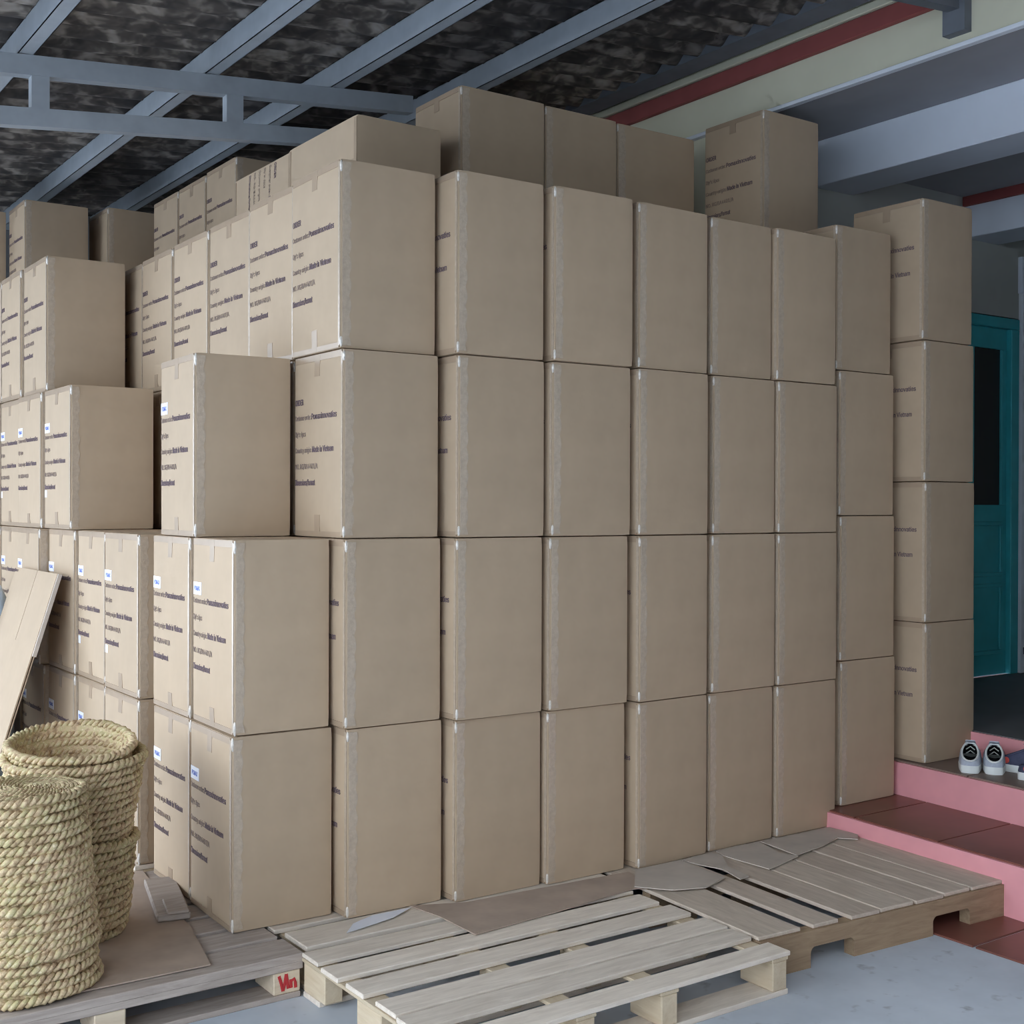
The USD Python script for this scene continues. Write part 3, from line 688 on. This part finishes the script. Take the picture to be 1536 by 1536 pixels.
basket((1.052, 3.792, BZ+.420), .172, .142, .150, False, 6, 'top woven basket of the rear stack, open mouth up', tilt=.14, taz=-.2)

# ================================================================== SHOES
def shoe(loc, rotz, upper, label, L=.255, Wd=.086, badge=False, opening=True):
    t = thing('sneaker', loc, rotz, label, 'sneaker', None); P = t.GetPath().pathString
    def outline(s):          # half width at s in [0,1] heel to toe
        return Wd/2*(0.72+0.30*math.sin(math.pi*min(1, s*1.02))**0.8 if s < .5 else 1.0)*(1 if s < .82 else math.sqrt(max(0.0, 1-((s-.82)/.185)**2)))
    S = np.r_[np.linspace(0, .06, 5), np.linspace(.1, .9, 13), np.linspace(.93, .995, 6)]
    hw_ = np.array([outline(s)*(1 if s > .06 else math.sqrt(max(.02, 1-((.06-s)/.0605)**2))) for s in S])
    def loft(rings, capped=True):
        n = len(rings[0]); V = np.vstack(rings); F = []
        for i in range(len(rings)-1):
            for j in range(n):
                a, b = i*n+j, i*n+(j+1) % n
                F += [(a, b, b+n), (a, b+n, a+n)]
        if capped:
            V = np.vstack([V, rings[0].mean(0), rings[-1].mean(0)]); c = len(V)-2
            F += [(c, (j+1) % n, j) for j in range(n)]+[(c+1, (len(rings)-1)*n+j, (len(rings)-1)*n+(j+1) % n) for j in range(n)]
        m = trimesh.Trimesh(V, F); m.fix_normals(); return m
    # sole: x across, y heel->toe
    plan = lambda k, z: np.array([[hw*k, s*L, z+0.008*max(0, s-.8)/.2] for s, hw in zip(S, hw_)]+[[-hw*k, s*L, z+0.008*max(0, s-.8)/.2] for s, hw in zip(S[::-1], hw_[::-1])])
    obj('sole', loft([plan(.95, 0), plan(1.02, .004), plan(1.03, .024), plan(1.0, .030)]), 'rubber', P, smooth=40)
    # upper: skin stretched from the sole's edge to the slanted opening
    ol = np.array([[hw*.985, s*L] for s, hw in zip(S, hw_)]+[[-hw*.985, s*L] for s, hw in zip(S[::-1], hw_[::-1])])
    seg = np.r_[0, np.cumsum(np.linalg.norm(np.diff(np.vstack([ol, ol[:1]]), axis=0), axis=1))]
    m_ = 64
    q = np.linspace(0, seg[-1], m_, endpoint=False); olc = np.vstack([ol, ol[:1]])
    ox, oy = np.interp(q, seg, olc[:, 0]), np.interp(q, seg, olc[:, 1])
    th = np.arctan2((oy-.40*L)/(.6*L), ox/(Wd/2))
    rx, ry = .36*Wd*np.cos(th), .262*L+.235*L*np.sin(th)
    zr = lambda y: .047+.052*np.clip((y-.02*L)/(.46*L), 0, 1)**1.15
    ring_ = np.c_[rx, ry, zr(ry)]
    rows_ = []
    for t in np.linspace(0, 1, 8):
        bul = math.sin(math.pi*t)
        px_, py_ = ox+(rx-ox)*t**1.25, oy+(ry-oy)*t
        pz_ = .024+(ring_[:, 2]-.024)*(t**.8)
        rows_.append(np.c_[px_*(1+.06*bul), py_, pz_+.006*bul])
    def skin(rr):
        V = np.vstack(rr); F = []
        for i in range(len(rr)-1):
            for j in range(m_):
                a, b = i*m_+j, i*m_+(j+1) % m_; F += [(a, b, b+m_), (a, b+m_, a+m_)]
        return trimesh.Trimesh(V, F, process=False)
    cen = np.array([0, .35*L, .04])
    inner_ = [cen+(r-cen)*[.93, .965, .95] for r in rows_]
    sk1 = skin(rows_); obj('upper', sk1, upper, P, smooth=60)
    sk2 = skin(inner_); sk2.invert(); obj('lining', sk2, 'insole', P, smooth=60)
    ic = np.array([[hw*.86, s*L, .040] for s, hw in zip(S, hw_) if .03 < s < .8]); ic = np.vstack([ic, ic[::-1]*[-1, 1, 1]])
    obj('insole', prism([(p[0], p[1]) for p in ic], .030, .034), 'insole', P)
    obj('collar', tube(ring_+[0, 0, .001], .0042, 7, True), 'rubber' if not badge else upper, P, smooth=True)
    v = slab_poly([(-.20*Wd, .40*L), (.20*Wd, .40*L), (.26*Wd, .56*L), (-.26*Wd, .56*L)], 0, .004, 3, .001, .02)
    vv = v.vertices.copy(); vv[:, 2] += .112-(vv[:, 1]-.40*L)*.55
    obj('tongue', trimesh.Trimesh(vv, v.faces), upper, P)
    lc = []
    for i, s in enumerate((.53, .60, .67)):
        zz = .100-.020*i; lc.append(tube([(-.20*Wd, s*L, zz-.012), (0, s*L+.004, zz), (.20*Wd, s*L, zz-.012)], .0026, 6))
    obj('laces', cat(*lc), 'rubber', P, smooth=True)
    if badge:
        d = trimesh.creation.cylinder(.0125, .004, sections=20, transform=trimesh.transformations.rotation_matrix(math.pi/2, [0, 1, 0]))
        d.apply_translation([Wd/2*.86, .16*L, .046]); obj('badge', d, 'shoered', P)
        d2 = trimesh.creation.cylinder(.009, .004, sections=20, transform=trimesh.transformations.rotation_matrix(math.pi/2, [1, 0, 0])); d2.apply_translation([0, .012, .044]); obj('heel_tab', d2, 'shoered', P)
shoe((4.342, 3.020, T2), -56, 'shoegrey', 'left of the pair of pale grey sneakers with white soles, toes pointing away')
shoe((4.398, 2.948, T2), -56, 'shoegrey', 'right of the pair of pale grey sneakers, next to the navy shoe')
shoe((4.525, 3.010, T2), -166, 'shoenavy', 'navy sneaker with red badge and white sole, nearest the grey pair', badge=True)
shoe((4.430, 2.865, T2), -160, 'shoenavy', 'second navy sneaker, cut by the right edge of the photo', badge=True)
